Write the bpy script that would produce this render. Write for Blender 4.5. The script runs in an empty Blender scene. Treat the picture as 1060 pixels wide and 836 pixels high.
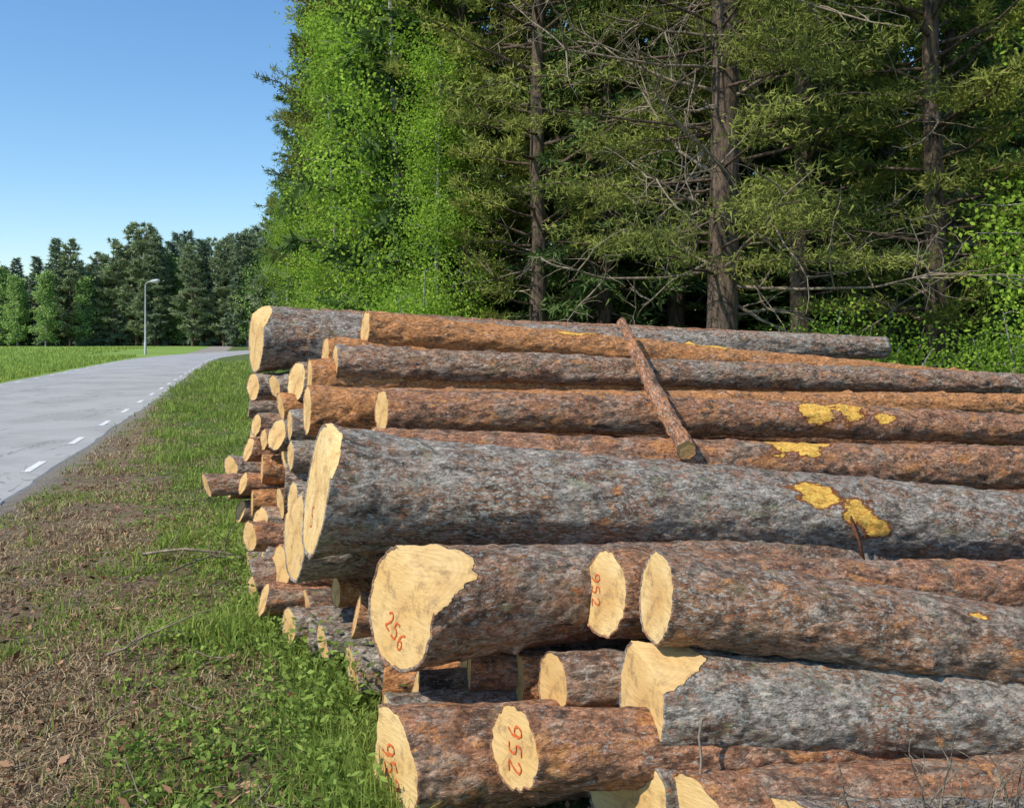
import bpy, math, random
import numpy as np
from mathutils import Vector, Matrix

rng = np.random.default_rng(7)
random.seed(7)
sc = bpy.context.scene
COL = sc.collection

# ------------------------------------------------------------------ helpers
_tab = np.random.default_rng(99).random(8192)
def _h(i, j, k, s):
    return _tab[(i*73856093 ^ j*19349663 ^ k*83492791 ^ (s*2654435)) & 8191]
def vnoise(P, s=0):
    P = np.asarray(P, float)
    I = np.floor(P).astype(np.int64); F = P-I; F = F*F*(3-2*F)
    x, y, z = I[..., 0], I[..., 1], I[..., 2]
    fx, fy, fz = F[..., 0], F[..., 1], F[..., 2]
    def l(a, b, t): return a+(b-a)*t
    c = l(l(l(_h(x,y,z,s), _h(x+1,y,z,s), fx), l(_h(x,y+1,z,s), _h(x+1,y+1,z,s), fx), fy),
          l(l(_h(x,y,z+1,s), _h(x+1,y,z+1,s), fx), l(_h(x,y+1,z+1,s), _h(x+1,y+1,z+1,s), fx), fy), fz)
    return c*2-1
def sstep(a, b, x):
    t = np.clip((x-a)/(b-a), 0, 1); return t*t*(3-2*t)

def tri_mesh(name, V, F, mats, mi=None, tint=None, smooth=None, attrs=None):
    V = np.ascontiguousarray(V, dtype=np.float32); F = np.ascontiguousarray(F, dtype=np.int32)
    me = bpy.data.meshes.new(name)
    n = F.shape[1]
    me.vertices.add(len(V)); me.vertices.foreach_set("co", V.ravel())
    me.loops.add(F.size); me.loops.foreach_set("vertex_index", F.ravel())
    me.polygons.add(len(F)); me.polygons.foreach_set("loop_start", np.arange(0, F.size, n, dtype=np.int32))
    for m in mats: me.materials.append(m)
    if mi is not None: me.polygons.foreach_set("material_index", np.ascontiguousarray(mi, dtype=np.int32))
    if tint is not None:
        a = me.attributes.new("tint", 'FLOAT', 'POINT'); a.data.foreach_set("value", np.ascontiguousarray(tint, dtype=np.float32))
    for k, v in (attrs or {}).items():
        a = me.attributes.new(k, 'FLOAT', 'POINT'); a.data.foreach_set("value", np.ascontiguousarray(v, dtype=np.float32))
    me.update(calc_edges=True)
    if smooth is not None:
        me.polygons.foreach_set("use_smooth", np.ascontiguousarray(np.broadcast_to(smooth, len(F)), dtype=bool))
    me.validate()
    return me
def add_obj(name, me, loc=(0,0,0), rz=0, scale=1, parent=None):
    o = bpy.data.objects.new(name, me); COL.objects.link(o)
    o.location = loc; o.rotation_euler = (0, 0, rz)
    o.scale = (scale,)*3 if np.isscalar(scale) else scale
    if parent: o.parent = parent
    return o
class Geo:
    def __init__(s): s.V=[]; s.F=[]; s.M=[]; s.T=[]; s.S=[]; s.n=0
    def add(s, V, F, m=0, t=0.5, smooth=False):
        V=np.asarray(V,float).reshape(-1,3); F=np.asarray(F,int).reshape(-1,3)
        s.V.append(V); s.F.append(F+s.n); s.M.append(np.full(len(F),m)); s.S.append(np.full(len(F),smooth))
        s.T.append(np.broadcast_to(t,len(V)).astype(float)); s.n+=len(V)
    def mesh(s, name, mats):
        return tri_mesh(name, np.concatenate(s.V), np.concatenate(s.F), mats, np.concatenate(s.M), np.concatenate(s.T), np.concatenate(s.S))
    def tube(s, pts, rad, sides=6, m=0, t=0.5, smooth=True):
        pts=np.asarray(pts,float); n=len(pts); rad=np.broadcast_to(rad,n)
        d=np.gradient(pts,axis=0); d/=np.linalg.norm(d,axis=1)[:,None]+1e-9
        ref=np.array([0,0,1.0]) if abs(d[0][2])<.9 else np.array([1.0,0,0])
        u=np.cross(d,ref); u/=np.linalg.norm(u,axis=1)[:,None]+1e-9; w=np.cross(d,u)
        a=np.linspace(0,2*np.pi,sides,endpoint=False)
        V=pts[:,None,:]+rad[:,None,None]*(np.cos(a)[None,:,None]*u[:,None,:]+np.sin(a)[None,:,None]*w[:,None,:])
        V=V.reshape(-1,3)
        i=np.arange(n-1)[:,None]*sides; j=np.arange(sides)[None,:]; j2=(j+1)%sides
        A=(i+j).ravel();B=(i+j2).ravel();C=(i+sides+j2).ravel();D=(i+sides+j).ravel()
        F=np.concatenate([np.stack([A,B,C],1),np.stack([A,C,D],1)])
        s.add(V,F,m,t,smooth)
    def leaves(s, P, D, ln, wd, m=1, t=0.5, rhomb=False, r=None):
        r = r or rng
        P=np.asarray(P,float); N=len(P)
        if N==0: return
        D=D/(np.linalg.norm(D,axis=1)[:,None]+1e-9)
        S=np.cross(D,r.normal(size=(N,3))); S/=np.linalg.norm(S,axis=1)[:,None]+1e-9
        ln=np.broadcast_to(ln,N)[:,None]; wd=np.broadcast_to(wd,N)[:,None]
        t=np.broadcast_to(t,N)
        if rhomb:
            V=np.stack([P,P+D*ln*.45+S*wd*.5,P+D*ln,P+D*ln*.45-S*wd*.5],1).reshape(-1,3)
            b=np.arange(N)*4; F=np.concatenate([np.stack([b,b+1,b+2],1),np.stack([b,b+2,b+3],1)])
            s.add(V,F,m,np.repeat(t,4))
        else:
            V=np.stack([P-S*wd*.5,P+S*wd*.5,P+D*ln],1).reshape(-1,3)
            b=np.arange(N)*3; F=np.stack([b,b+1,b+2],1)
            s.add(V,F,m,np.repeat(t,3))

# ------------------------------------------------------------------ materials
class NT:
    def __init__(s, name):
        s.m=bpy.data.materials.new(name); s.m.use_nodes=True; s.t=s.m.node_tree; s.t.nodes.clear()
        s.out=s.n('ShaderNodeOutputMaterial')
    def n(s, typ, **kw):
        x=s.t.nodes.new(typ)
        for k,v in kw.items(): setattr(x,k,v)
        return x
    def l(s,a,b): s.t.links.new(a,b)
    def noise(s, vec, scale, detail=4, rough=.55, dist=0):
        x=s.n('ShaderNodeTexNoise'); x.inputs['Scale'].default_value=scale; x.inputs['Detail'].default_value=detail
        x.inputs['Roughness'].default_value=rough; x.inputs['Distortion'].default_value=dist
        if vec: s.l(vec,x.inputs['Vector'])
        return x.outputs['Fac']
    def vmap(s, vec, sx, sy, sz):
        x=s.n('ShaderNodeMapping'); x.inputs['Scale'].default_value=(sx,sy,sz); s.l(vec,x.inputs['Vector']); return x.outputs[0]
    def rng(s, v, a, b, c=0, d=1):
        x=s.n('ShaderNodeMapRange'); x.inputs[1].default_value=a; x.inputs[2].default_value=b
        x.inputs[3].default_value=c; x.inputs[4].default_value=d; s.l(v,x.inputs[0]); return x.outputs[0]
    def math(s, op, a, b=None):
        x=s.n('ShaderNodeMath',operation=op)
        for i,v in enumerate((a,b)):
            if v is None: continue
            if isinstance(v,(int,float)): x.inputs[i].default_value=v
            else: s.l(v,x.inputs[i])
        return x.outputs[0]
    def mix(s, f, a, b, mode='MIX'):
        x=s.n('ShaderNodeMix',data_type='RGBA',blend_type=mode)
        for idx,v in ((0,f),(6,a),(7,b)):
            if isinstance(v,(int,float)): x.inputs[idx].default_value=v
            elif isinstance(v,tuple): x.inputs[idx].default_value=(*v,1)
            else: s.l(v,x.inputs[idx])
        return x.outputs[2]
    def attr(s, name):
        x=s.n('ShaderNodeAttribute'); x.attribute_name=name; return x.outputs['Fac']
    def bsdf(s, col, rough=.8, spec=.3, bump=None, bstr=.5, bdist=.01):
        p=s.n('ShaderNodeBsdfPrincipled')
        if isinstance(col,tuple): p.inputs['Base Color'].default_value=(*col,1)
        else: s.l(col,p.inputs['Base Color'])
        p.inputs['Roughness'].default_value=rough; p.inputs['Specular IOR Level'].default_value=spec
        if bump is not None:
            b=s.n('ShaderNodeBump'); b.inputs['Strength'].default_value=bstr; b.inputs['Distance'].default_value=bdist
            s.l(bump,b.inputs['Height']); s.l(b.outputs[0],p.inputs['Normal'])
        return p
    def done(s, sh): s.l(sh.outputs[0],s.out.inputs['Surface']); return s.m

def wood_color(n, oc):
    oi=n.n('ShaderNodeObjectInfo')
    sep=n.n('ShaderNodeSeparateXYZ'); n.l(oc,sep.inputs[0])
    r=n.math('SQRT', n.math('ADD', n.math('MULTIPLY',sep.outputs[1],sep.outputs[1]), n.math('MULTIPLY',sep.outputs[2],sep.outputs[2])))
    nz=n.noise(oc,7,2)
    rr=n.math('ADD', r, n.math('MULTIPLY',nz,.03))
    ring=n.math('SINE', n.math('MULTIPLY',rr,620.0))
    ringm=n.rng(ring,-1,1,0,1)
    c=n.mix(n.rng(nz,.35,.68),(.78,.60,.30),(.70,.46,.17))
    c=n.mix(n.rng(oi.outputs['Random'],0,1,0,.7),c,(.60,.36,.13))
    heart=n.rng(n.math('ADD',rr,n.math('MULTIPLY',oi.outputs['Random'],.08)),.07,.15,.6,0)
    c=n.mix(heart,c,(.54,.29,.10))
    c=n.mix(n.math('MULTIPLY',ringm,.28),c,(.50,.28,.09))
    c=n.mix(n.rng(n.noise(n.vmap(oc,1,9,60),1.5,4,.7),.45,.70,0,.6),c,(.40,.24,.10))
    c=n.mix(n.rng(n.noise(oc,14,6,.75),.52,.66,0,.75),c,(.27,.17,.09))
    # drying cracks
    ang=n.math('ARCTAN2',sep.outputs[2],sep.outputs[1])
    cr=n.math('ABSOLUTE',n.math('SINE',n.math('ADD',n.math('MULTIPLY',ang,2.5),n.math('ADD',n.math('MULTIPLY',nz,3.0),n.math('MULTIPLY',oi.outputs['Random'],9.0)))))
    crm=n.math('MULTIPLY',n.rng(n.math('MULTIPLY',cr,r),0,.0022,.7,0),n.rng(n.noise(oc,11,2),.5,.56))
    c=n.mix(crm,c,(.16,.09,.045))
    return c

def bark_mat(name, grey, brown, amt, lich, orange=0.0):
    n=NT(name); tc=n.n('ShaderNodeTexCoord'); oi=n.n('ShaderNodeObjectInfo')
    va=n.n('ShaderNodeVectorMath',operation='ADD'); n.l(tc.outputs['Object'],va.inputs[0])
    cmb=n.n('ShaderNodeCombineXYZ'); n.l(n.math('MULTIPLY',oi.outputs['Random'],37.0),cmb.inputs[0]); n.l(cmb.outputs[0],va.inputs[1])
    oc=va.outputs[0]; st=n.vmap(oc,.5,1,1)
    big=n.noise(oc,2.4,4,.65)
    med=n.n('ShaderNodeTexNoise'); med.inputs['Scale'].default_value=15; med.inputs['Detail'].default_value=6; med.inputs['Roughness'].default_value=.68; n.l(st,med.inputs['Vector'])
    ms=n.n('ShaderNodeSeparateColor'); n.l(med.outputs['Color'],ms.inputs[0])
    fin=n.n('ShaderNodeTexNoise'); fin.inputs['Scale'].default_value=75; fin.inputs['Detail'].default_value=5; fin.inputs['Roughness'].default_value=.75; n.l(st,fin.inputs['Vector'])
    fs=n.n('ShaderNodeSeparateColor'); n.l(fin.outputs['Color'],fs.inputs[0])
    sel=n.math('ADD',n.math('MULTIPLY',big,.6),n.math('MULTIPLY',ms.outputs[0],.4))
    c=n.mix(n.rng(sel,.53-.16*amt,.62-.16*amt),grey,brown)
    vor=n.n('ShaderNodeTexVoronoi'); vor.inputs['Scale'].default_value=46; vor.inputs['Randomness'].default_value=1
    wv=n.n('ShaderNodeVectorMath',operation='ADD'); n.l(st,wv.inputs[0])
    sc_=n.n('ShaderNodeVectorMath',operation='SCALE'); n.l(med.outputs['Color'],sc_.inputs[0]); sc_.inputs['Scale'].default_value=.10
    n.l(sc_.outputs[0],wv.inputs[1]); n.l(wv.outputs[0],vor.inputs['Vector'])
    vs=n.n('ShaderNodeSeparateColor'); n.l(vor.outputs['Color'],vs.inputs[0])
    c=n.mix(1.0,c,n.mix(vs.outputs[0],(.60,.58,.55),(1.38,1.33,1.30)),'MULTIPLY')
    c=n.mix(1.0,c,n.mix(n.rng(fin.outputs['Fac'],.34,.66),(.36,.34,.33),(1.6,1.6,1.6)),'MULTIPLY')
    c=n.mix(n.rng(ms.outputs[1],.38,.47,.8,0),c,(.065,.042,.030))
    c=n.mix(n.rng(n.math('ADD',fs.outputs[1],n.math('MULTIPLY',big,.3)),.76-.09*lich,.81-.07*lich,0,.75),c,(.52,.52,.45))
    c=n.mix(n.rng(ms.outputs[2],.58,.66,0,.55*lich),c,(.22,.25,.10))
    c=n.mix(n.rng(n.math('ADD',fs.outputs[2],n.math('MULTIPLY',ms.outputs[0],.5)),.85,.91,0,.85),c,(.42,.15,.06))
    fl=n.noise(n.vmap(oc,.6,1,1),10,6,.72,.4)
    c=n.mix(n.rng(fl,.62-orange*.16,.66-orange*.14,0,.85),c,n.mix(n.rng(fs.outputs[0],.35,.65),(.34,.11,.035),(.80,.40,.15)))
    pe=n.math('ADD',n.attr('peel'),n.math('MULTIPLY',n.math('SUBTRACT',ms.outputs[0],.5),1.7))
    pe=n.math('ADD',pe,n.math('MULTIPLY',n.math('SUBTRACT',fs.outputs[1],.5),.35))
    c=n.mix(n.rng(pe,.36,.40),c,(.26,.08,.03))
    pen=n.rng(pe,.48,.51)
    c=n.mix(pen,c,n.mix(n.rng(fs.outputs[0],.42,.58),(.58,.26,.04),(.86,.55,.11)))
    cu=n.attr('cut')
    cun=n.rng(n.math('ADD',cu,n.math('MULTIPLY',ms.outputs[0],.4)),.55,.75)
    c=n.mix(cun,c,wood_color(n,tc.outputs['Object']))
    h=n.math('ADD',n.math('MULTIPLY',vor.outputs['Distance'],-.6),n.math('ADD',n.math('MULTIPLY',fin.outputs['Fac'],.9),n.math('MULTIPLY',ms.outputs[1],1.8)))
    h=n.math('MULTIPLY',h,n.rng(n.math('MAXIMUM',cun,n.math('MULTIPLY',pen,.7)),0,1,1,.06))
    return n.done(n.bsdf(c,.8,.3,h,1.0,.017))

M_bgrey = bark_mat('bark_grey_lichen',(.375,.335,.28),(.28,.17,.11),.40,.8)
M_bgb   = bark_mat('bark_grey_brown',(.36,.30,.24),(.33,.19,.115),.66,.55,.12)
M_bbrown= bark_mat('bark_red_brown',(.37,.275,.20),(.40,.20,.11),.85,.35,.42)
M_bor   = bark_mat('bark_orange_flaky',(.48,.28,.17),(.56,.26,.10),.95,.3,.95)
def cutmat():
    n=NT('cut_wood'); tc=n.n('ShaderNodeTexCoord'); c=wood_color(n,tc.outputs['Object'])
    h=n.noise(n.vmap(tc.outputs['Object'],1,12,90),1.3,4,.6)
    return n.done(n.bsdf(c,.75,.25,h,.4,.005))
M_cut=cutmat()
def simple(name,col,rough=.8,spec=.3,var=.25,scale=30):
    n=NT(name); tc=n.n('ShaderNodeTexCoord')
    c=n.mix(n.rng(n.noise(tc.outputs['Object'],scale,5,.6),.3,.7),tuple(x*(1-var) for x in col),tuple(x*(1+var) for x in col))
    return n.done(n.bsdf(c,rough,spec))
M_paint=simple('red_marking_paint',(.58,.12,.03),.6,.3,.2,200)
def foliage(name,dark,light,trans=.35,rough=.55):
    n=NT(name); t=n.attr('tint'); c=n.mix(t,dark,light)
    d=n.n('ShaderNodeBsdfDiffuse'); n.l(c,d.inputs[0])
    if trans<=0: return n.done(d)
    tr=n.n('ShaderNodeBsdfTranslucent'); n.l(n.mix(.5,c,(light[0]*1.2,light[1]*1.3,light[2])),tr.inputs[0])
    mx=n.n('ShaderNodeMixShader'); mx.inputs[0].default_value=trans; n.l(d.outputs[0],mx.inputs[1]); n.l(tr.outputs[0],mx.inputs[2])
    return n.done(mx)
M_pine=foliage('pine_needles',(.035,.055,.016),(.31,.33,.080),.22)
M_spruce=foliage('spruce_needles',(.028,.055,.024),(.17,.25,.075),.2)
M_birch=foliage('birch_leaves',(.10,.19,.025),(.40,.56,.08),.42)
M_weed=foliage('weed_leaves',(.10,.16,.035),(.30,.40,.09),.3)
M_grass=foliage('grass_blades',(.12,.19,.035),(.37,.45,.11),.32)
M_straw=foliage('dry_straw',(.20,.13,.07),(.50,.39,.23),.0,.8)
def trunkmat(name,a,b):
    n=NT(name); tc=n.n('ShaderNodeTexCoord'); oc=tc.outputs['Object']
    v=n.vmap(oc,1,1,.25)
    f=n.noise(v,16,6,.7)
    c=n.mix(n.rng(f,.35,.65),a,b)
    return n.done(n.bsdf(c,.9,.2,f,1,.04))
M_trunk=trunkmat('pine_trunk_bark',(.035,.026,.02),(.19,.135,.095))
M_btrunk=trunkmat('birch_trunk_bark',(.12,.11,.10),(.50,.48,.44))
M_dead=trunkmat('dead_branch_wood',(.13,.10,.075),(.38,.31,.22))
M_chip=foliage('bark_chips',(.09,.040,.022),(.46,.27,.16),.0,.9)

# ------------------------------------------------------------------ ground
def gz(x,y):
    x=np.asarray(x,float); y=np.asarray(y,float)
    xr=x+.3*y
    return -.30*sstep(2.2,6.5,xr)+.0*x
def axis_lines(lo,a,b,hi,step,g=1.25):
    c=list(np.arange(a,b+1e-6,step)); d=step; x=a; L=[]
    while x>lo: d*=g; x-=d; L.append(x)
    d=step; x=b; R=[]
    while x<hi: d*=g; x+=d; R.append(x)
    return np.array(L[::-1]+c+R)
xs=axis_lines(-1500,-8,6,1500,.06); ys=axis_lines(-300,2,16,2500,.06)
GX,GY=np.meshgrid(xs,ys)
GZ=gz(GX,GY)
v_=GX+.3*GY
rough=(vnoise(np.stack([GX*3,GY*3,0*GX],-1),3)*.022+vnoise(np.stack([GX*9,GY*9,0*GX],-1),4)*.016)*sstep(-2.4,-1.8,v_)*(GY<40)
GZ=GZ+rough-.002
nx=len(xs); ny=len(ys)
i=np.arange(ny-1)[:,None]*nx; j=np.arange(nx-1)[None,:]
F=np.stack([(i+j).ravel(),(i+j+1).ravel(),(i+nx+j+1).ravel(),(i+nx+j).ravel()],1)
def groundmat():
    n=NT('verge_soil_and_grass'); tc=n.n('ShaderNodeTexCoord'); oc=tc.outputs['Object']
    sep=n.n('ShaderNodeSeparateXYZ'); n.l(oc,sep.inputs[0]); X=sep.outputs[0]; Y=sep.outputs[1]
    big=n.noise(oc,.9,4,.6)
    u=n.math('ADD',n.math('ADD',X,n.math('MULTIPLY',Y,.42)),n.math('MULTIPLY',n.math('SUBTRACT',big,.5),1.6))
    green=n.rng(u,.15,.65)
    v=n.math('ADD',X,n.math('MULTIPLY',Y,.3))
    fine=n.noise(oc,38,7,.78)
    mid=n.noise(oc,4.0,6,.68)
    dirt=n.mix(n.rng(fine,.38,.62),(.12,.078,.050),(.44,.325,.215))
    dirt=n.mix(n.rng(big,.46,.60,0,.5),dirt,(.35,.28,.16))
    dirt=n.mix(n.rng(mid,.54,.64,0,.7),dirt,(.16,.18,.06))
    dirt=n.mix(n.rng(mid,.41,.47,.75,0),dirt,(.17,.085,.052))
    gr=n.mix(n.rng(mid,.35,.65),(.075,.11,.03),(.16,.20,.06))
    c=n.mix(green,dirt,gr)
    sh=n.rng(n.math('ADD',v,n.math('MULTIPLY',mid,.5)),-2.2,-1.75,1,0)
    c=n.mix(sh,c,n.mix(fine,(.20,.17,.14),(.44,.39,.33)))
    field=n.mix(n.rng(n.noise(n.vmap(oc,.12,.5,1),.6,6,.6),.35,.65),(.16,.26,.045),(.28,.39,.085))
    fm=n.rng(v,-5.9,-5.6,1,0)
    c=n.mix(fm,c,field)
    ff=n.rng(n.math('ADD',v,n.math('MULTIPLY',big,3)),7,10)
    c=n.mix(ff,c,(.045,.04,.022))
    return n.done(n.bsdf(c,.95,.15,fine,1,.04))
M_ground=groundmat()
me=tri_mesh('ground',np.stack([GX.ravel(),GY.ravel(),GZ.ravel()],1),F,[M_ground],smooth=True)
add_obj('ground',me)

# road path --------------------------------------------------------
hd=math.radians(90+16.7); p=np.array([-5.4-2.98-.3*(-30-9.34),-30.0]); pts=[p.copy()]; hs=[hd]
s=0; ds=1.0
while s<330:
    if s>92: hd-=math.radians(.42) if hd>math.radians(58) else 0
    p=p+ds*np.array([math.cos(hd),math.sin(hd)]); pts.append(p.copy()); hs.append(hd); s+=ds
pts=np.array(pts); hs=np.array(hs); rt=np.stack([np.sin(hs),-np.cos(hs)],1)
def strip(o0,o1,z,s0=0,s1=None,n_across=2,ragged=False):
    a=pts[s0:s1]; b=rt[s0:s1]
    if ragged:
        m=len(a)*8; q=np.linspace(0,len(a)-1,m); ii=np.arange(len(a))
        a=np.stack([np.interp(q,ii,a[:,0]),np.interp(q,ii,a[:,1])],1); b=np.stack([np.interp(q,ii,b[:,0]),np.interp(q,ii,b[:,1])],1)
    offs=np.broadcast_to(np.linspace(o0,o1,n_across),(len(a),n_across)).copy()
    zz=np.full(offs.shape,z)
    if ragged:
        e=vnoise(np.stack([q*2.1,0*q,0*q],1),5)*.04+vnoise(np.stack([q*.4,0*q,0*q],1),6)*.06
        offs[:,-1]+=e; offs[:,0]-=np.roll(e,50)
        offs=np.concatenate([offs[:,:1]-.06,offs,offs[:,-1:]+.06],1); zz=np.concatenate([zz[:,:1]*0-.02,zz,zz[:,-1:]*0-.02],1); n_across+=2
    V=a[:,None,:]+b[:,None,:]*offs[:,:,None]
    V=np.concatenate([V,zz[:,:,None]],2)
    m=len(a); i=np.arange(m-1)[:,None]*n_across; j=np.arange(n_across-1)[None,:]
    F=np.stack([(i+j).ravel(),(i+j+1).ravel(),(i+n_across+j+1).ravel(),(i+n_across+j).ravel()],1)
    return V.reshape(-1,3),F
def asph():
    n=NT('worn_asphalt'); tc=n.n('ShaderNodeTexCoord'); oc=tc.outputs['Object']
    f=n.noise(oc,90,5,.8)
    c=n.mix(n.rng(f,.3,.7),(.33,.32,.305),(.49,.48,.46))
    c=n.mix(n.rng(n.noise(oc,.45,6,.7),.45,.6,0,.7),c,(.31,.30,.285))
    w=n.noise(n.vmap(oc,1,.25,1),.9,3,.5)
    crack=n.math('ABSOLUTE',n.math('SUBTRACT',n.noise(n.vmap(oc,1,.35,1),.8,8,.62),.5))
    c=n.mix(n.math('MULTIPLY',n.rng(crack,0,.008,.75,0),n.rng(w,.46,.52)),c,(.10,.10,.10))
    return n.done(n.bsdf(c,.85,.25,f,.4,.005))
V,F=strip(-3.05,3.0,.012,n_across=7,ragged=True)
add_obj('road',tri_mesh('road',V,F,[asph()],smooth=False))
M_white=simple('road_paint_white',(.72,.72,.70),.7,.3,.2,25)
Vs=[];Fs=[];nn_=0
for s0 in range(0,330,3):
    for o in (2.72,-2.75):
        V,F=strip(o-.05,o+.05,.017,s0,s0+2); Vs.append(V);Fs.append(F+nn_);nn_+=len(V)
add_obj('road_marking',tri_mesh('road_marking',np.concatenate(Vs),np.concatenate(Fs),[M_white]))

# ------------------------------------------------------------------ logs
def make_log(name,p0,p1,r0,r1,mat,seed,flare=0.0,nx=90,na=40,facets=(),peels=(),tilt=(0,0),parent=None,lob=0.35,text=None):
    p0=Vector(p0);p1=Vector(p1); L=(p1-p0).length
    X=(p1-p0).normalized(); Y=Vector((0,0,1)).cross(X).normalized(); Z=X.cross(Y)
    R=Matrix((X,Y,Z)).transposed().to_4x4(); R.translation=p0
    r_=np.random.default_rng(seed)
    s=np.linspace(0,1,nx)**1.35; x=s*L; a=np.linspace(0,2*np.pi,na,endpoint=False)
    XX,AA=np.meshgrid(x,a,indexing='ij')
    rad=r0+(r1-r0)*(XX/L)**.85
    ph=r_.random(4)*6.28
    lobes=1+lob*(.5*np.cos(2*AA+ph[0])+.3*np.cos(3*AA+ph[1])+.25*np.cos(5*AA+ph[2]))
    rad=rad*(1+flare*np.exp(-XX/.28)*lobes)
    rad=rad*(1+.03*np.cos(2*AA+ph[3])*np.ones_like(XX))
    cy=np.cos(AA);cz=np.sin(AA)
    N3=np.stack([XX*1.6+seed*3.1,cy*1.5,cz*1.5],-1)
    rad=rad+r0*.06*vnoise(N3,seed)
    rad=rad+.008*vnoise(np.stack([XX*9,cy*r0*16+5,cz*r0*16+9],-1),seed+1)+.008*vnoise(np.stack([XX*22,cy*r0*45+5,cz*r0*45],-1),seed+2)
    for kx in np.arange(.4,L,.45):
        if r_.random()<.8:
            k0=kx+r_.random()*.3; ka=r_.random()*6.28
            da=(AA-ka+np.pi)%(2*np.pi)-np.pi
            rad=rad+.022*np.exp(-((XX-k0)**2+(da*r0)**2)/.0010)
    bend=r_.normal(size=2)*.012*L
    by=bend[0]*np.sin(np.pi*XX/L)*.3; bz=bend[1]*np.sin(np.pi*XX/L)*.3
    P=np.stack([XX,cy*rad+by,cz*rad+bz],-1)
    def cap(ring,sgn):
        c=ring.mean(0); out=[]
        for q in (.985,.94,.94,.7,.45,.22):
            R_=c+(ring-c)*q; out.append(R_)
        return out,c
    c0,cc0=cap(P[0],-1); c1,cc1=cap(P[-1],1)
    c0[0][:,0]-=.004; 
    rows=[*[c0[k] for k in (5,4,3,2,1,0)],*[P[k] for k in range(nx)],*c1]
    rows=np.array(rows); nr=len(rows)
    pl=rows.reshape(-1,3).copy()
    fall=np.clip(1-pl[:,0]/.5,0,1)
    pl[:,0]+=fall*(tilt[0]*pl[:,1]+tilt[1]*pl[:,2])
    cut=np.zeros(len(pl))
    for (q,nv) in facets:
        q=np.array(q,float); nv=np.array(nv,float); nv/=np.linalg.norm(nv)
        d=(pl-q)@nv; msk=d>0
        pl[msk]-=d[msk][:,None]*nv*.97
        cut=np.maximum(cut,sstep(-.004,.004,d))
    peel=np.zeros(len(pl))
    for (xx,ang,sz,ln) in peels:
        aa=np.arctan2(pl[:,2],pl[:,1]); da=(aa-ang+np.pi)%(2*np.pi)-np.pi
        peel=np.maximum(peel,np.exp(-((pl[:,0]-xx)/ln)**2-(da*r0/sz)**2)*.85)
    ctr=np.array([cc0,cc1]); ctr[0,0]+=tilt[0]*ctr[0,1]+tilt[1]*ctr[0,2]
    V=np.concatenate([pl,ctr]); n0=len(pl)
    i=np.arange(nr-1)[:,None]*na; j=np.arange(na)[None,:]; j2=(j+1)%na
    A=(i+j);B=(i+j2);C=(i+na+j2);D=(i+na+j)
    F=np.concatenate([np.stack([A.ravel(),B.ravel(),C.ravel()],1),np.stack([A.ravel(),C.ravel(),D.ravel()],1)])
    rowi=np.repeat(np.arange(nr-1),na); mi=np.where((rowi<3)|(rowi>=nr-4),1,0); mi=np.concatenate([mi,mi])
    jj=np.arange(na); j2=(jj+1)%na
    f0=np.stack([np.full(na,n0),j2,jj],1); f1=np.stack([np.full(na,n0+1),(nr-1)*na+jj,(nr-1)*na+j2],1)
    F=np.concatenate([F,f0,f1]); mi=np.concatenate([mi,np.ones(2*na)])
    F=F[:,::-1]
    sm=(mi==0); capband=np.concatenate([np.tile(((np.repeat(np.arange(nr-1),na)<6)|(np.repeat(np.arange(nr-1),na)>=nr-7)),2),np.ones(2*na,bool)])
    sm=sm&~capband
    me=tri_mesh(name,V,F,[mat,M_cut],mi,attrs={'peel':np.r_[peel,0,0],'cut':np.r_[cut,0,0]},smooth=sm)
    o=bpy.data.objects.new(name,me); COL.objects.link(o); o.matrix_world=R
    if parent: o.parent=parent
    if text: painted(o,text,tilt)
    return o
DIG={'9':[(.85,.65),(.6,.42),(.25,.5),(.15,.75),(.4,.98),(.72,.95),(.85,.65),(.8,.3),(.45,.0)],
 '5':[(.85,.97),(.3,.95),(.22,.55),(.6,.62),(.85,.35),(.65,.05),(.15,.06)],
 '2':[(.12,.75),(.35,.98),(.7,.92),(.78,.65),(.45,.3),(.12,.03),(.9,.08)],
 '3':[(.15,.92),(.6,.97),(.78,.75),(.42,.52),(.82,.32),(.6,.03),(.12,.08)],
 '6':[(.75,.97),(.35,.75),(.15,.35),(.35,.03),(.72,.08),(.8,.38),(.5,.52),(.18,.35)]}
def painted(o,text,tilt):
    s,size,ox,oz,ang=text
    g=Geo(); W=size*.62; tot=W*len(s)*1.1
    for k,ch in enumerate(s):
        P=np.array(DIG[ch]); 
        t=np.linspace(0,len(P)-1,len(P)*4); P=np.stack([np.interp(t,np.arange(len(P)),P[:,0]),np.interp(t,np.arange(len(P)),P[:,1])],1)
        P[1:-1]=(P[:-2]+P[1:-1]*1.2+P[2:])/3.2
        u=P[:,0]*W+k*W*1.15-tot/2+rng.normal()*.003; w=(P[:,1]-.5)*size
        c,sn=math.cos(ang),math.sin(ang); U=u*c-w*sn+ox; Wz=u*sn+w*c+oz
        y=-U; z=Wz; x=tilt[0]*y+tilt[1]*z-.003
        d=np.stack([np.gradient(y),np.gradient(z)],1); d/=np.linalg.norm(d,axis=1)[:,None]+1e-9
        hw=size*.050*(1+.35*np.sin(np.arange(len(y))*1.3))
        a=np.stack([x,y-d[:,1]*hw,z+d[:,0]*hw],1); b=np.stack([x,y+d[:,1]*hw,z-d[:,0]*hw],1)
        V=np.concatenate([a,b]); n=len(a); i=np.arange(n-1)
        g.add(V,np.concatenate([np.stack([i,i+1,i+1+n],1),np.stack([i,i+1+n,i+n],1)]))
    c=bpy.data.objects.new('painted_number',g.mesh('painted_number',[M_paint])); COL.objects.link(c); c.parent=o

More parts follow.
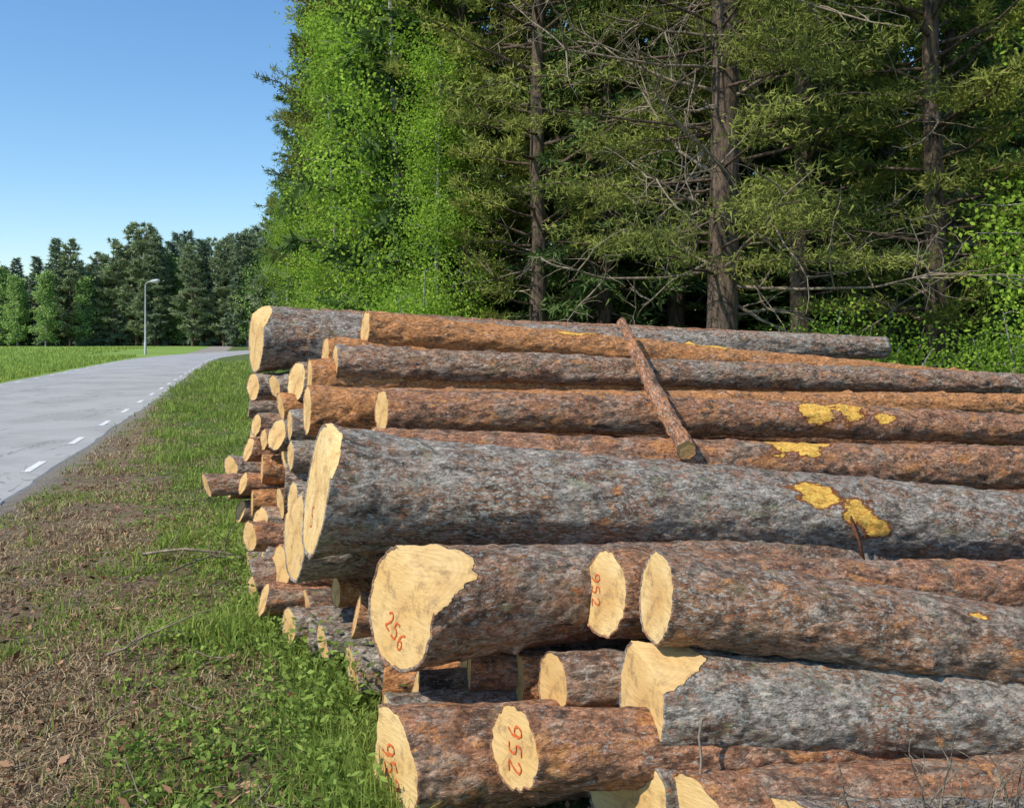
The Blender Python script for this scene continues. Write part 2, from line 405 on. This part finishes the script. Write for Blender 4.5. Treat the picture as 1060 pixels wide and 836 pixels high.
H_=dict(nx=260,na=110)
pi=math.pi
hero=[
 # A big butt log
 ((-.869,3.95,1.016),(4.13,5.40,.46),.262,.200,M_bgrey,11,dict(flare=.20,tilt=(-.06,.05),facets=[((.03,-.12,.225),(-.75,-.35,.6))],peels=[(2.45,2.45,.11,.16),(2.66,2.8,.10,.14),(2.78,3.1,.06,.10)],text=('5',.09,.0,-.12,.3),**H_)),
 # B
 ((-.43,3.42,.655),(3.25,5.5,.33),.222,.14,M_bgb,12,dict(flare=.10,tilt=(-.12,.02),facets=[((.0,-.09,.125),(-.36,-.50,.78))],text=('256',.080,-.02,-.095,-.5),**H_)),
 # C, D pair
 ((.365,3.53,.675),(4.3,4.75,.37),.172,.12,M_bbrown,13,dict(tilt=(-.12,.05),text=('952',.065,-.06,.0,-1.35),**H_)),
 ((.52,3.20,.762),(4.35,3.70,.13),.157,.122,M_bgb,14,dict(flare=.06,tilt=(-.04,.0),peels=[(1.2,2.2,.03,.06)],**H_)),
 # E
 ((.455,3.12,.425),(4.2,3.62,.0),.178,.12,M_bgrey,15,dict(flare=.12,tilt=(-.12,.0),facets=[((.06,-.05,.132),(-.30,-.25,.9))],**H_)),
 # F
 ((.155,3.36,.375),(3.9,4.30,.1),.125,.10,M_bgb,16,dict(tilt=(-.15,0),**H_)),
 # G, H bottom
 ((-.44,3.15,.18),(3.6,4.3,.0),.185,.13,M_bbrown,17,dict(flare=.08,tilt=(-.38,.0),facets=[((.0,0.13,.0),(-.6,.75,.1))],text=('952',.085,.02,-.0,-1.2),**H_)),
 ((.006,2.95,.334),(3.6,3.75,-.05),.137,.11,M_bbrown,18,dict(tilt=(-.34,.0),text=('952',.08,.01,.0,-1.4),**H_)),
 # I, J, K lowest row right
 ((.39,3.0,.14),(3.6,3.9,-.1),.165,.12,M_bgrey,19,dict(tilt=(-.45,0),**H_)),
 ((.57,2.84,.12),(3.9,3.6,-.1),.165,.12,M_bbrown,20,dict(tilt=(-.5,0),**H_)),
 ((.87,2.70,.120),(4.3,3.15,-.05),.158,.12,M_bgrey,21,dict(tilt=(-.4,0),**H_)),
 # M behind A
 ((-1.103,4.5,.71),(3.6,6.0,.40),.215,.16,M_bgrey,22,dict(flare=.12,tilt=(-.15,0),facets=[((.0,.1,.12),(-.5,.3,.7))],nx=160,na=70)),
 # top logs
 ((-1.876,6.5,1.686),(3.35,8.0,1.60),.235,.10,M_bgrey,23,dict(flare=.10,tilt=(-.2,0),facets=[((.05,-.05,.18),(-.8,-.3,.6))],nx=180,na=70)),
 ((-1.5,6.95,1.76),(3.3,8.3,1.60),.15,.10,M_bbrown,24,dict(nx=160,na=50)),
 ((-.993,6.0,1.739),(4.35,7.65,1.285),.128,.080,M_bor,25,dict(tilt=(-.1,0),peels=[(1.5,2.0,.03,.2),(2.6,1.8,.03,.3)],nx=220,na=60)),
 ((-1.136,5.7,1.532),(4.25,7.15,1.31),.110,.085,M_bgb,26,dict(tilt=(-.1,0),nx=220,na=60)),
 ((-1.24,5.9,1.57),(3.9,7.5,1.30),.125,.08,M_bor,27,dict(tilt=(-.1,0),nx=160,na=50)),
 ((-.72,4.9,1.289),(3.9,6.3,1.02),.125,.110,M_bbrown,28,dict(tilt=(-.15,0),peels=[(2.75,2.3,.11,.17),(3.0,1.9,.12,.19),(3.25,2.6,.05,.09)],nx=220,na=60)),
 ((-1.2,5.2,1.264),(4.0,6.75,1.17),.14,.085,M_bor,29,dict(tilt=(-.1,0),nx=200,na=60)),
 ((-1.3,5.7,1.44),(3.8,7.1,1.28),.115,.09,M_bor,30,dict(tilt=(-.1,0),nx=160,na=50)),
 ((-.69,4.4,1.10),(3.7,5.75,.85),.14,.125,M_bbrown,31,dict(peels=[(2.35,2.0,.11,.18),(2.5,1.6,.11,.16),(2.45,2.4,.07,.12)],nx=220,na=60)),
]
for (p0,p1,r0,r1,m,sd,kw) in hero:
    make_log('pine_log',p0,p1,r0,r1,m,sd,**kw)

pile=bpy.data.objects.new('log_pile',None); COL.objects.link(pile)
small=[(-2.147,6.4,.627,.17),(-2.053,6.5,.744,.16),(-1.85,6.2,.674,.16),(-1.714,6.1,.79,.22),(-2.084,6.6,.572,.15),(-1.75,6.0,.576,.16),
(-1.688,5.7,.415,.2),(-1.484,5.2,.29,.24),(-1.389,5.0,.219,.19),(-1.202,4.8,.132,.2),(-1.042,4.6,.112,.18),(-.877,4.4,.181,.2),(-.947,4.7,.349,.16),
(-1.868,6.4,1.338,.2),(-1.627,6.1,1.355,.16),(-1.81,6.2,1.079,.2),(-1.53,5.9,1.237,.18),(-1.516,5.8,1.056,.22),(-1.384,5.6,1.14,.2),(-1.414,5.9,1.398,.24),
(-1.7,6.0,1.0,.17),(-1.839,6.3,.897,.17),(-1.39,5.5,.96,.2),(-1.63,5.8,.487,.2),(-2.017,6.5,.42,.15),(-1.586,5.6,.27,.18),(-1.277,5.1,.38,.22),
(-1.1,4.95,.20,.2),(-1.85,6.3,.1,.18),(-1.8,6.6,.27,.18),(-1.7,6.05,.12,.2),(-1.55,5.65,.1,.18),(-1.35,5.3,.1,.18),(-1.72,6.35,.45,.18),(-1.6,6.2,.6,.2),
(-1.5,5.75,.62,.2),(-1.4,5.5,.52,.2),(-1.45,5.6,.78,.2),(-1.5,5.9,.9,.2),(-1.6,6.4,1.2,.2),(-1.72,6.6,1.0,.2),(-1.3,5.3,.72,.2),(-1.25,5.2,.55,.18),
(-.586,3.9,.204,.2),(-.403,3.7,.213,.2),(.027,3.6,.30,.2),(-.553,3.5,.186,.19),(-.2,3.65,.33,.2),(-.75,4.15,.13,.2),(-.7,4.2,.38,.2),(-.15,3.5,.14,.2),
(-1.95,6.9,.9,.18),(-2.0,6.85,1.15,.2),(-1.95,6.8,.6,.2)]
for k,(x,y,z,d) in enumerate(small):
    al=math.radians(17+rng.normal()*5.5); L=3.6+rng.random()*.8; sl=-.045+rng.normal()*.018
    mt=[M_bor,M_bbrown,M_bgb,M_bgrey][rng.integers(4)]
    r=d/2*(1+rng.normal()*.10)
    make_log('small_log',(x+rng.normal()*.03,y,z),(x+L*math.cos(al),y+L*math.sin(al),z+L*sl),r,r*.75,mt,100+k,nx=80,na=32,tilt=(rng.normal()*.2-.14,rng.normal()*.16),parent=pile)
k=0
for Y0 in np.arange(3.55,8.8,.26):
    top=np.interp(Y0,[3.3,3.6,3.95,4.4,4.9,5.7,6.5,8.0,8.8],[.05,.32,.58,.80,1.02,1.28,1.38,1.3,.6])
    z=.13+(.12 if k%2 else 0); k+=1
    while z+.13<top:
        e=-.45-.43*(Y0-3.3)+.28+rng.random()*.45
        al=math.radians(17+rng.normal()*.8); L=4.6
        make_log('stacked_log',(e,Y0,z),(e+L*math.cos(al),Y0+L*math.sin(al),z-.25),.13,.11,[M_bgrey,M_bbrown][k%2],300+k*13+int(z*10),nx=50,na=24,parent=pile,tilt=(rng.normal()*.1,rng.normal()*.1))
        z+=.245
make_log('thin_pole',(.92,4.70,1.10),(.80,6.45,1.80),.050,.034,M_bbrown,77,nx=120,na=28)

# ------------------------------------------------------------------ trees
def unit(v): return v/(np.linalg.norm(v,axis=-1,keepdims=True)+1e-9)
def conifer(name,seed,H=18,R=2.6,base=.12,kind='spruce',nbr=130,nneed=26000,tr=.2,nl=.20,nw=.05,fol=None,dead=0):
    r=np.random.default_rng(seed); g=Geo()
    zt=np.linspace(0,1,14); wob=np.cumsum(r.normal(size=(14,2))*.03,0)
    tp=np.stack([wob[:,0],wob[:,1],zt*H],1)
    g.tube(tp,tr*(1-zt)**.8+.015,10,0)
    def trunk(z): return np.array([np.interp(z,tp[:,2],tp[:,0]),np.interp(z,tp[:,2],tp[:,1]),z])
    segs=[]
    for b in range(nbr):
        t=base+(1-base)*((b+.5)/nbr)**.9*.985; z=t*H; az=r.random()*6.283 if kind=='pine' else (b*2.4+r.normal()*.35)
        q=(t-base)/(1-base)
        if kind=='spruce': L=R*(1-q)**.75*(.65+.5*r.random())+.15; el=.15-.55*(1-q)+r.normal()*.08
        else: L=R*(min(1,q*3+.35)*(1-q**2.2))**.7*(.55+.6*r.random())+.2; el=.05+.45*q+r.normal()*.18
        d=np.array([math.cos(az),math.sin(az),0]); p0=trunk(z)
        s=np.linspace(0,1,7)
        curve=(el*s+(.22*s*s if kind=='spruce' else .12*s*s))*L
        P=p0+d*(s*L)[:,None]*math.cos(el*.6)+np.array([0,0,1.0])*curve[:,None]+r.normal(size=(7,3))*.03*L*s[:,None]
        g.tube(P,(.012+.013*L)*(1-s*.85),4,0)
        side=np.array([-d[1],d[0],0])
        nsub=int(5+L*5)
        tint=np.clip(.5+r.normal()*.26,0,1)
        for k in range(nsub):
            ss=(.18 if kind=='spruce' else .35)+(1-(.18 if kind=='spruce' else .35))*r.random()
            a=np.array([np.interp(ss,s,P[:,c]) for c in range(3)])
            dr=d*(.5+.5*r.random())+side*r.choice([-1,1])*(.5+.6*r.random())+np.array([0,0,(-.15 if kind=='spruce' else .18)+r.normal()*.2])
            dr/=np.linalg.norm(dr); l=(.25+.38*L*(1-ss))*(.6+.6*r.random())
            segs.append((a,dr,l,tint,ss))
        segs.append((P[4],unit(P[6]-P[4]),np.linalg.norm(P[6]-P[4])*1.1,tint,1))
    A=np.array([s_[0] for s_ in segs]);D=np.array([s_[1] for s_ in segs]);Ls=np.array([s_[2] for s_ in segs]);T=np.array([s_[3] for s_ in segs])
    idx=r.choice(len(segs),nneed,p=Ls/Ls.sum())
    u=r.random(nneed)
    if kind=='pine': u=u**.6
    P=A[idx]+D[idx]*(Ls[idx]*u)[:,None]+r.normal(size=(nneed,3))*(.05 if kind=='spruce' else .06)*np.array([1,1,.7])
    dd=D[idx]*(.7 if kind=='spruce' else .55)+unit(r.normal(size=(nneed,3)))*.7
    if kind=='spruce': dd[:,2]-=.15
    else: dd[:,2]+=.2
    g.leaves(P,dd,nl*(.6+.7*r.random(nneed)),nw*(.7+.6*r.random(nneed)),1,np.clip(T[idx]+r.normal(size=nneed)*.15+.15*(u-.5),0,1),r=r)
    for k in range(dead):
        z=(.08+.5*r.random())*H; az=r.random()*6.283; L=R*(.4+.6*r.random())
        bare(g,trunk(z),np.array([math.cos(az),math.sin(az),-.1+r.normal()*.15]),L,.025,r,1,mat=2)
    return g.mesh(name,[M_trunk,fol or (M_spruce if kind=='spruce' else M_pine),M_dead])
def bare(g,p,d,L,rad,r,depth,mat=0):
    n=7; P=[np.array(p,float)]; d=unit(np.array(d,float))
    for k in range(n-1):
        d=unit(d+r.normal(size=3)*.16); P.append(P[-1]+d*L/(n-1))
    g.tube(P,rad*np.linspace(1,.25,n),5,mat)
    if depth>0:
        for k in range(4+depth*2):
            i=r.integers(1,n-1); dd=unit(P[i+1]-P[i]+r.normal(size=3)*.65)
            bare(g,P[i],dd,L*(.25+.3*r.random()),rad*.45,r,depth-1,mat)
def broadleaf(name,seed,H=12,R=2.3,base=.1,nleaf=20000,ls=.10,tr=.11,nb=70,stems=1,fol=None):
    r=np.random.default_rng(seed); g=Geo(); ends=[]
    for st in range(stems):
        lean=r.normal(size=2)*(.05 if stems==1 else .28)
        zt=np.linspace(0,1,12); tp=np.stack([lean[0]*zt*H+np.sin(zt*5+st)*.12*zt,lean[1]*zt*H,zt*H*(1 if st==0 else .85)],1)
        g.tube(tp,tr*(1-zt)**.9+.01,8,0)
        for b in range(nb//stems):
            q=base+(1-base)*r.random()**.85; p=np.array([np.interp(q,zt,tp[:,c]) for c in range(3)])
            az=r.random()*6.283; L=R*(1.05-q)**.5*(.45+.6*r.random())*(1 if q>.2 else .8)
            s=np.linspace(0,1,6); d=np.array([math.cos(az),math.sin(az),0])
            P=p+d*(s*L)[:,None]+np.array([0,0,1])*((.75*s-.45*s*s)*L)[:,None]+r.normal(size=(6,3))*.05*s[:,None]
            g.tube(P,(.008+.008*L)*(1-.8*s),4,0)
            t=np.clip(.5+r.normal()*.22,0,1)
            for k in range(5):
                ss=.35+.65*r.random(); c=np.array([np.interp(ss,s,P[:,m]) for m in range(3)])+r.normal(size=3)*.22*np.array([1,1,.8])
                ends.append((c,t,.16+.22*r.random()))
    C=np.array([e[0] for e in ends]);T=np.array([e[1] for e in ends]);S=np.array([e[2] for e in ends])
    i=r.choice(len(ends),nleaf,p=S**2/(S**2).sum())
    P=C[i]+r.normal(size=(nleaf,3))*S[i][:,None]*np.array([1,1,.8])
    D=unit(r.normal(size=(nleaf,3)))+np.array([0,0,-.3])
    g.leaves(P,D,ls*(.7+.6*r.random(nleaf)),ls*.75,1,np.clip(T[i]+r.normal(size=nleaf)*.16,0,1),rhomb=True,r=r)
    return g.mesh(name,[M_btrunk,fol or M_birch])

spr=[conifer('spruce_a',1,19,2.9,.04,'spruce',190,30000,.2,.22,.055),conifer('spruce_b',2,17,2.5,.06,'spruce',170,26000,.18,.22,.055)]
pin=[conifer('pine_a',3,18,2.9,.14,'pine',115,30000,.2,.17,.038,dead=10),conifer('pine_b',4,17,2.7,.10,'pine',115,30000,.19,.17,.038,dead=8),conifer('pine_c',5,19,3.2,.22,'pine',100,28000,.22,.17,.038,dead=12)]
bir=[broadleaf('birch_a',6,13,2.2,.08,22000,.085,.10,90),broadleaf('birch_b',7,10,2.0,.06,18000,.075,.09,80)]
bus=[broadleaf('bush_a',8,2.6,1.1,.05,6000,.07,.02,40,4),broadleaf('bush_b',9,3.4,1.3,.05,7000,.07,.025,40,3)]
lo=[conifer('spruce_c',41,18,2.8,.04,'spruce',90,8000,.2,.42,.13),conifer('pine_d',42,18,2.9,.12,'pine',80,8000,.2,.36,.11)]

def tree(nm,me,x,y,s=1,rz=None):
    return add_obj(nm,me,(x,y,float(gz(x,y))-.05),rng.random()*6.28 if rz is None else rz,s)
for (nm,me,x,y,s) in [
 ('spruce_tree',spr[0],-9.6,44,1.12),('spruce_tree',spr[1],-8.4,39.5,1.2),('spruce_tree',spr[1],-11.3,50,1.0),('pine_tree',pin[0],-12.5,55,.95),
 ('spruce_tree',spr[0],-6.6,37,1.1),('pine_tree',pin[0],-5.2,32,1.1),('pine_tree',pin[1],-4.9,28.5,1.0),('birch_tree',bir[0],-4.6,25,.8),
 ('birch_tree',bir[0],-2.5,22,1.2),('spruce_tree',spr[1],-3.2,25.5,1.05),('birch_tree',bir[1],-1.6,19.5,.8),
 ('pine_tree',pin[1],-1.0,21.5,1.0),('pine_tree',pin[0],.5,18.5,.95),('spruce_tree',spr[1],2.0,19.5,1.0),
 ('pine_tree',pin[0],5.6,17,1.0),('pine_tree',pin[1],7.0,14.6,.95),('birch_tree',bir[0],8.1,12.6,.95),('spruce_tree',spr[1],8.6,17.5,1.0),
 ('birch_tree',bir[1],-9.8,38.5,.8),('birch_tree',bir[0],-7.3,33,.7),('pine_tree',pin[2],3.9,21,1.05)]:
    tree(nm,me,x,y,s)
r=np.random.default_rng(21)
cand=[]
for k in range(4000):
    y=22+r.random()*24; x=-.22*y+2.0+r.random()*(.85*y+6)
    if x/y>.70: continue
    if all((x-a)**2+(y-b)**2>2.9**2 for a,b in cand): cand.append((x,y))
    if len(cand)>52: break
for (x,y) in cand:
    c=r.random()
    if c<.6: tree('spruce_tree',lo[0],x,y,.95+.3*r.random())
    else: tree('pine_tree',lo[1],x,y,.95+.25*r.random())
for k in range(26):
    y=19+r.random()*16; x=y*(.0+.66*r.random())+1
    tree('young_spruce_tree',lo[0],x,y,(.9,.9,.22+.15*r.random()))
for (x,y,s) in [(4.3,12.4,.7),(5.1,12.8,.85),(-1.8,17.5,.9),(-2.6,19,1.1),(7.2,12.2,.7),(-5.6,26,1.1),(-7.8,34,1.2),(-3.6,21.5,1.1)]:
    tree('leafy_bush',bus[rng.integers(2)],x,y,s)
# foreground old pine with bare dead limbs
g=Geo(); rr=np.random.default_rng(5)
zt=np.linspace(0,1,20); tp=np.stack([np.sin(zt*4)*.10-.05*zt,np.cos(zt*3)*.05,zt*17],1)
g.tube(tp,.225*(1-zt)**.6+.02,14,0)
for k in range(26):
    z=2.3+rr.random()*6.0; az=rr.random()*6.283
    d=np.array([math.cos(az),math.sin(az)-.35,.02+rr.normal()*.14])
    bare(g,[np.interp(z,tp[:,2],tp[:,0]),0,z],d,1.3+rr.random()*1.8,.032,rr,2 if k%3 else 1,mat=2)
pp=[];dd=[];tt=[]
for k in range(105):
    z=2.9+rr.random()*12.5; az=rr.random()*6.283; L=1.5+2.2*rr.random()
    p0=np.array([0,0,z]); d=np.array([math.cos(az),math.sin(az),.0+rr.normal()*.12])
    s=np.linspace(0,1,6); P=p0+d*(s*L)[:,None]+rr.normal(size=(6,3))*.1*s[:,None]
    g.tube(P,.028*(1-.8*s),4,0)
    t=np.clip(.6+rr.normal()*.2,0,1)
    for m in range(9):
        ss=.45+.55*rr.random(); c=np.array([np.interp(ss,s,P[:,q]) for q in range(3)])+rr.normal(size=3)*.18*np.array([1,1,.5])
        n=60; pp.append(c+rr.normal(size=(n,3))*.12*np.array([1.5,1.5,.5])); dd.append(unit(rr.normal(size=(n,3)))+d*.5); tt.append(np.full(n,t)+rr.normal(size=n)*.12)
g.leaves(np.concatenate(pp),np.concatenate(dd),.12,.022,1,np.clip(np.concatenate(tt),0,1),r=rr)
add_obj('old_pine_tree',g.mesh('old_pine_tree',[M_trunk,M_pine,M_dead]),(3.05,13.0,float(gz(3.05,13))-.05))

# distant wood across the field
far=bpy.data.objects.new('distant_forest',None); COL.objects.link(far)
Mf_s=foliage('far_spruce_needles_hazed',(.12,.16,.12),(.26,.33,.19),.15)  # far foliage colours are lifted and greyed: distance haze painted into them
Mf_p=foliage('far_pine_needles_hazed',(.16,.20,.12),(.35,.40,.21),.15)
Mf_b=foliage('far_birch_leaves_hazed',(.19,.29,.10),(.38,.50,.17),.3)
fl=[conifer('far_spruce',31,17,2.3,.02,'spruce',90,9000,.2,.55,.18,fol=Mf_s),conifer('far_pine',32,17,2.3,.08,'pine',90,9000,.2,.5,.16,fol=Mf_p),broadleaf('far_birch',33,13,2.4,.03,6000,.32,.12,90,fol=Mf_b),
    conifer('far_spruce_b',34,15,1.9,.02,'spruce',80,8000,.2,.5,.17,fol=Mf_s)]
r=np.random.default_rng(77)
for k in range(330):
    th=r.random(); row=r.random()
    x=-150+175*th; y=150-.10*(x+60)+row*24
    if x>-42: y+= max(0,(x+42))*.4
    c=r.random(); m=fl[0] if c<.25 else fl[3] if c<.42 else fl[1] if c<.68 else fl[2]
    h=.80+.32*r.random()+(.20 if -66<x<-36 else 0)
    if c>=.68 : y-=3+4*r.random(); h*=.80+.25*r.random()
    o=add_obj('far_tree',m,(x,y,-.2),r.random()*6.28,(h*1.2,h*1.2,h),far)
for k in range(40):
    y=75+r.random()*60; x=-.275*y+1+r.random()*14
    o=add_obj('far_tree',fl[r.integers(4)],(x,y,-.2),r.random()*6.28,.75+.25*r.random(),far)

# ------------------------------------------------------------------ grass & litter
def blades(name,X,Y,h,w,t,mat,lean=.5,r=rng):
    N=len(X); Z=gz(X,Y)-.01; a=r.random(N)*6.283; la=r.random(N)*6.283; ln=lean*r.random(N)
    B=np.stack([X,Y,Z],1); S=np.stack([np.cos(a),np.sin(a),0*a],1)*w[:,None]*.5
    Ld=np.stack([np.cos(la),np.sin(la),0*a],1)
    up=np.array([0,0,1.0])
    m=B+up*(h*.55)[:,None]+Ld*(h*ln*.3)[:,None]; tip=B+up*(h*np.maximum(.1,1-.35*ln))[:,None]+Ld*(h*ln)[:,None]
    V=np.stack([B-S,B+S,m+S*.8,m-S*.8,tip],1).reshape(-1,3); b=np.arange(N)*5
    F=np.concatenate([np.stack([b,b+1,b+2],1),np.stack([b,b+2,b+3],1),np.stack([b+3,b+2,b+4],1)])
    add_obj(name,tri_mesh(name,V,F,[mat],tint=np.repeat(np.clip(t,0,1),5)))
def pts_on(N,y0,y1,pw):
    return (y0**(1-pw)+rng.random(N)*(y1**(1-pw)-y0**(1-pw)))**(1/(1-pw))
def edge_x(Y): return -.45-.43*(Y-3.3)
N=170000
Y=pts_on(N,2.6,60,1.6); u=-1.0+rng.random(N)*(2.6+.12*Y); X=u-.42*Y
nz=vnoise(np.stack([X*.9,Y*.9,0*X],1),8)*.5+vnoise(np.stack([X*3,Y*3,0*X],1),9)*.35
bare_=vnoise(np.stack([X*2.6,Y*2.6,0*X],1),44)
keep=(rng.random(N)<np.clip(sstep(.0,.75,u+nz*.7)*(1-.70*sstep(.15,.5,bare_))*.97+.02,0,1))&(X+.3*Y>-2.45)
inside=(X>edge_x(Y)+.3)&(Y<9)&(X>-2.2)
keep&=~inside
X=X[keep];Y=Y[keep];nz=nz[keep];n=len(X)
tall=.6+1.0*sstep(.0,.5,vnoise(np.stack([X*2.2,Y*2.2,0*X],1),15))+1.3*np.exp(-((X-edge_x(Y)+.08)/.2)**2)*(Y<8)*rng.random(n)
blades('verge_grass',X,Y,(.03+.08*rng.random(n))*tall*(1+.02*Y),(.0035+.003*rng.random(n))*(1+.13*Y),.5+.5*nz+rng.normal(size=n)*.22,M_grass,1.1)
N=110000
Y=pts_on(N,2.6,30,1.6); v=-2.3+rng.random(N)*4.6; X=v-.3*Y; u=X+.42*Y
nz=vnoise(np.stack([X*1.7,Y*1.7,0*X],1),18)
inside=(X>edge_x(Y)+.3)&(Y<9)&(X>-2.2)
keep=(u<2.2)&(nz>-.35+.3*rng.random(N)+.3*(u>.7))&~inside; X=X[keep];Y=Y[keep];n=len(X)
blades('dry_grass',X,Y,.02+.06*rng.random(n),(.003+.002*rng.random(n))*(1+.12*Y),rng.random(n),M_straw,2.6)
N=100000
Y=pts_on(N,2.6,40,1.5); v=-2.3+rng.random(N)*3.6; X=v-.3*Y; u=X+.42*Y
nz=vnoise(np.stack([X*1.5,Y*1.5,0*X],1),28)+.5*vnoise(np.stack([X*5,Y*5,0*X],1),29)
keep=(u<.6)&(nz>.18+.4*rng.random(N)); X=X[keep];Y=Y[keep];n=len(X)
blades('grass_tufts',X,Y,.02+.05*rng.random(n),(.0035+.002*rng.random(n))*(1+.12*Y),.45+rng.normal(size=n)*.25,M_grass,1.3)
N=80000
Y=pts_on(N,14,140,1.3); v=-9.2-rng.random(N)**1.5*60*(.3+Y/60); X=v-.3*Y
keep=(Y<75)|(v<-14); keep&=(X/Y>-.75); X=X[keep];Y=Y[keep];n=len(X)
blades('meadow_grass',X,Y,(.12+.2*rng.random(n)),(.012*(1+.06*Y)),.65+rng.normal(size=n)*.25,M_grass,.8)
g=Geo(); 
cl=[]
for k in range(260):
    y=float(pts_on(1,2.8,11,1.5)[0]); u=-.1+rng.random()*1.2; x=u-.42*y
    if x>-.3-.43*(y-3.3): continue
    cl.append((x,y,.4+rng.random()*.6))
for k in range(70):
    y=2.9+rng.random()*4; cl.append((edge_x(y)-.10+rng.normal()*.09,y,1.0+rng.random()*.8))
cl+=[(-4.0,9.6,1.6),(-3.85,9.7,1.5),(-1.0,3.5,1.3),(-.95,3.9,1.4),(-.75,3.4,1.2),(-1.1,3.9,1.1),(-.85,3.65,1.3)]
for (x,y,s) in cl:
    n=int(24*s); P=np.stack([x+rng.normal(size=n)*.055*s,y+rng.normal(size=n)*.055*s,.01+rng.random(n)*.09*s*s],1)
    a=rng.random(n)*6.28; D=np.stack([np.cos(a),np.sin(a),.1+.6*rng.random(n)],1)
    g.leaves(P,D,.025+.025*rng.random(n),.013+.010*rng.random(n),0,np.clip(.55+rng.normal(size=n)*.25,0,1),rhomb=True)
add_obj('weed_plants',g.mesh('weed_plants',[M_weed]))
g=Geo(); n=20000
Y=pts_on(n,2.6,16,1.7); v=-2.2+rng.random(n)*4.0; X=v-.3*Y
P=np.stack([X,Y,gz(X,Y)+.012+.016*rng.random(n)],1); a=rng.random(n)*6.28
g.leaves(P,np.stack([np.cos(a),np.sin(a),rng.normal(size=n)*.25],1),.010+.08*rng.random(n)**4,.006+.03*rng.random(n)**3,0,rng.random(n)**1.5,rhomb=True)
add_obj('bark_litter',g.mesh('bark_litter',[M_chip]))
g=Geo(); rr=np.random.default_rng(3)
bare(g,[-2.75,6.6,.08],[1,.35,.14],1.0,.013,rr,1)
bare(g,[-2.4,6.2,.05],[.9,.8,.2],.7,.009,rr,1)
bare(g,[-2.1,4.6,.05],[.9,.1,.1],.6,.008,rr,1)
for k in range(200):
    y=3.0+rr.random()**1.5*8; x=-.8-.45*(y-3.2)-rr.random()*2.4
    a=rr.random()*6.28; bare(g,[x,y,.03],[math.cos(a),math.sin(a),.03],.10+.3*rr.random(),.004,rr,0)
add_obj('fallen_twigs',g.mesh('fallen_twigs',[M_dead]))
g=Geo()
for k in range(22):
    bare(g,[1.0+rr.random()*.55,2.72-rr.random()*.1,.24],[rr.normal()*1.1,-.1,.25+rr.random()*.45],.2+.15*rr.random(),.0045,rr,1)
bare(g,[.62,2.9,.45],[-.3,-.3,-1],.35,.006,rr,0)
add_obj('dead_twigs',g.mesh('dead_twigs',[M_dead]))
g=Geo()
g.tube([[1.70,4.455,.80],[1.71,4.435,.74],[1.735,4.43,.68],[1.75,4.44,.61],[1.775,4.45,.57]],[.006,.012,.009,.011,.002],5)
g.tube([[1.73,4.45,.77],[1.76,4.43,.72],[1.765,4.43,.69]],[.004,.007,.002],5)
add_obj('torn_bark_strip',g.mesh('torn_bark_strip',[simple('inner_bark',(.13,.055,.03),.9,.1,.5,60)]))

# ------------------------------------------------------------------ street lamp
M_steel=simple('galvanised_steel',(.42,.43,.44),.5,.5,.08,8)
M_lens=simple('lamp_lens',(.6,.6,.58),.3,.5,.05,8)
lp=bpy.data.objects.new('street_lamp',None); COL.objects.link(lp); lp.location=(-33.9,82,0)
g=Geo(); g.tube([[0,0,0],[0,0,1.2],[0,0,1.25],[0,0,6.4]],[.11,.11,.075,.05],12)
a=np.linspace(0,pi/2,8); g.tube(np.stack([.45*(1-np.cos(a)),0*a,6.4+.35*np.sin(a)],1),.04,8)
c=add_obj('pole',g.mesh('pole',[M_steel]),parent=lp)
g=Geo(); g.tube([[.4,0,6.74],[.42,0,6.74],[.6,0,6.78],[1.1,0,6.84],[1.3,0,6.84],[1.32,0,6.84]],[.0,.06,.13,.17,.12,0],10); 
add_obj('lamp_head',g.mesh('lamp_head',[M_steel]),parent=lp)
g=Geo(); g.tube([[.65,0,6.70],[.7,0,6.70],[1.1,0,6.73],[1.2,0,6.73]],[0,.09,.1,0],10); add_obj('lamp_lens',g.mesh('lamp_lens',[M_lens]),parent=lp)

# ------------------------------------------------------------------ light, sky, camera
S=Vector((-.60,-.50,.76)).normalized()
sun=bpy.data.lights.new('sun','SUN'); sun.energy=5.0; sun.angle=math.radians(.5); sun.color=(1,.94,.84)
so=bpy.data.objects.new('sun',sun); COL.objects.link(so); so.rotation_euler=S.to_track_quat('Z','Y').to_euler()
w=bpy.data.worlds.new('World'); sc.world=w; w.use_nodes=True; nt=w.node_tree
sky=nt.nodes.new('ShaderNodeTexSky'); sky.sky_type='NISHITA'; sky.sun_disc=False
sky.sun_elevation=math.asin(S.z); sky.sun_rotation=math.atan2(S.x,S.y); sky.ozone_density=6.0; sky.air_density=1.25; sky.dust_density=.0
hs_=nt.nodes.new('ShaderNodeHueSaturation'); hs_.inputs['Saturation'].default_value=1.10; hs_.inputs['Value'].default_value=1.15
nt.links.new(sky.outputs[0],hs_.inputs['Color'])
bg=nt.nodes['Background']; bg.inputs[1].default_value=.15; nt.links.new(hs_.outputs[0],bg.inputs[0])

cam=bpy.data.cameras.new('camera'); co=bpy.data.objects.new('camera',cam); COL.objects.link(co)
co.location=(0,0,1.7); co.rotation_euler=(math.radians(90),0,0)
cam.sensor_width=36; cam.lens=36*918/1060; cam.shift_y=-(418-348)/1060; cam.clip_end=6000; cam.clip_start=.05
sc.camera=co
sc.view_settings.view_transform='Standard'; sc.view_settings.look='None'; sc.view_settings.exposure=0
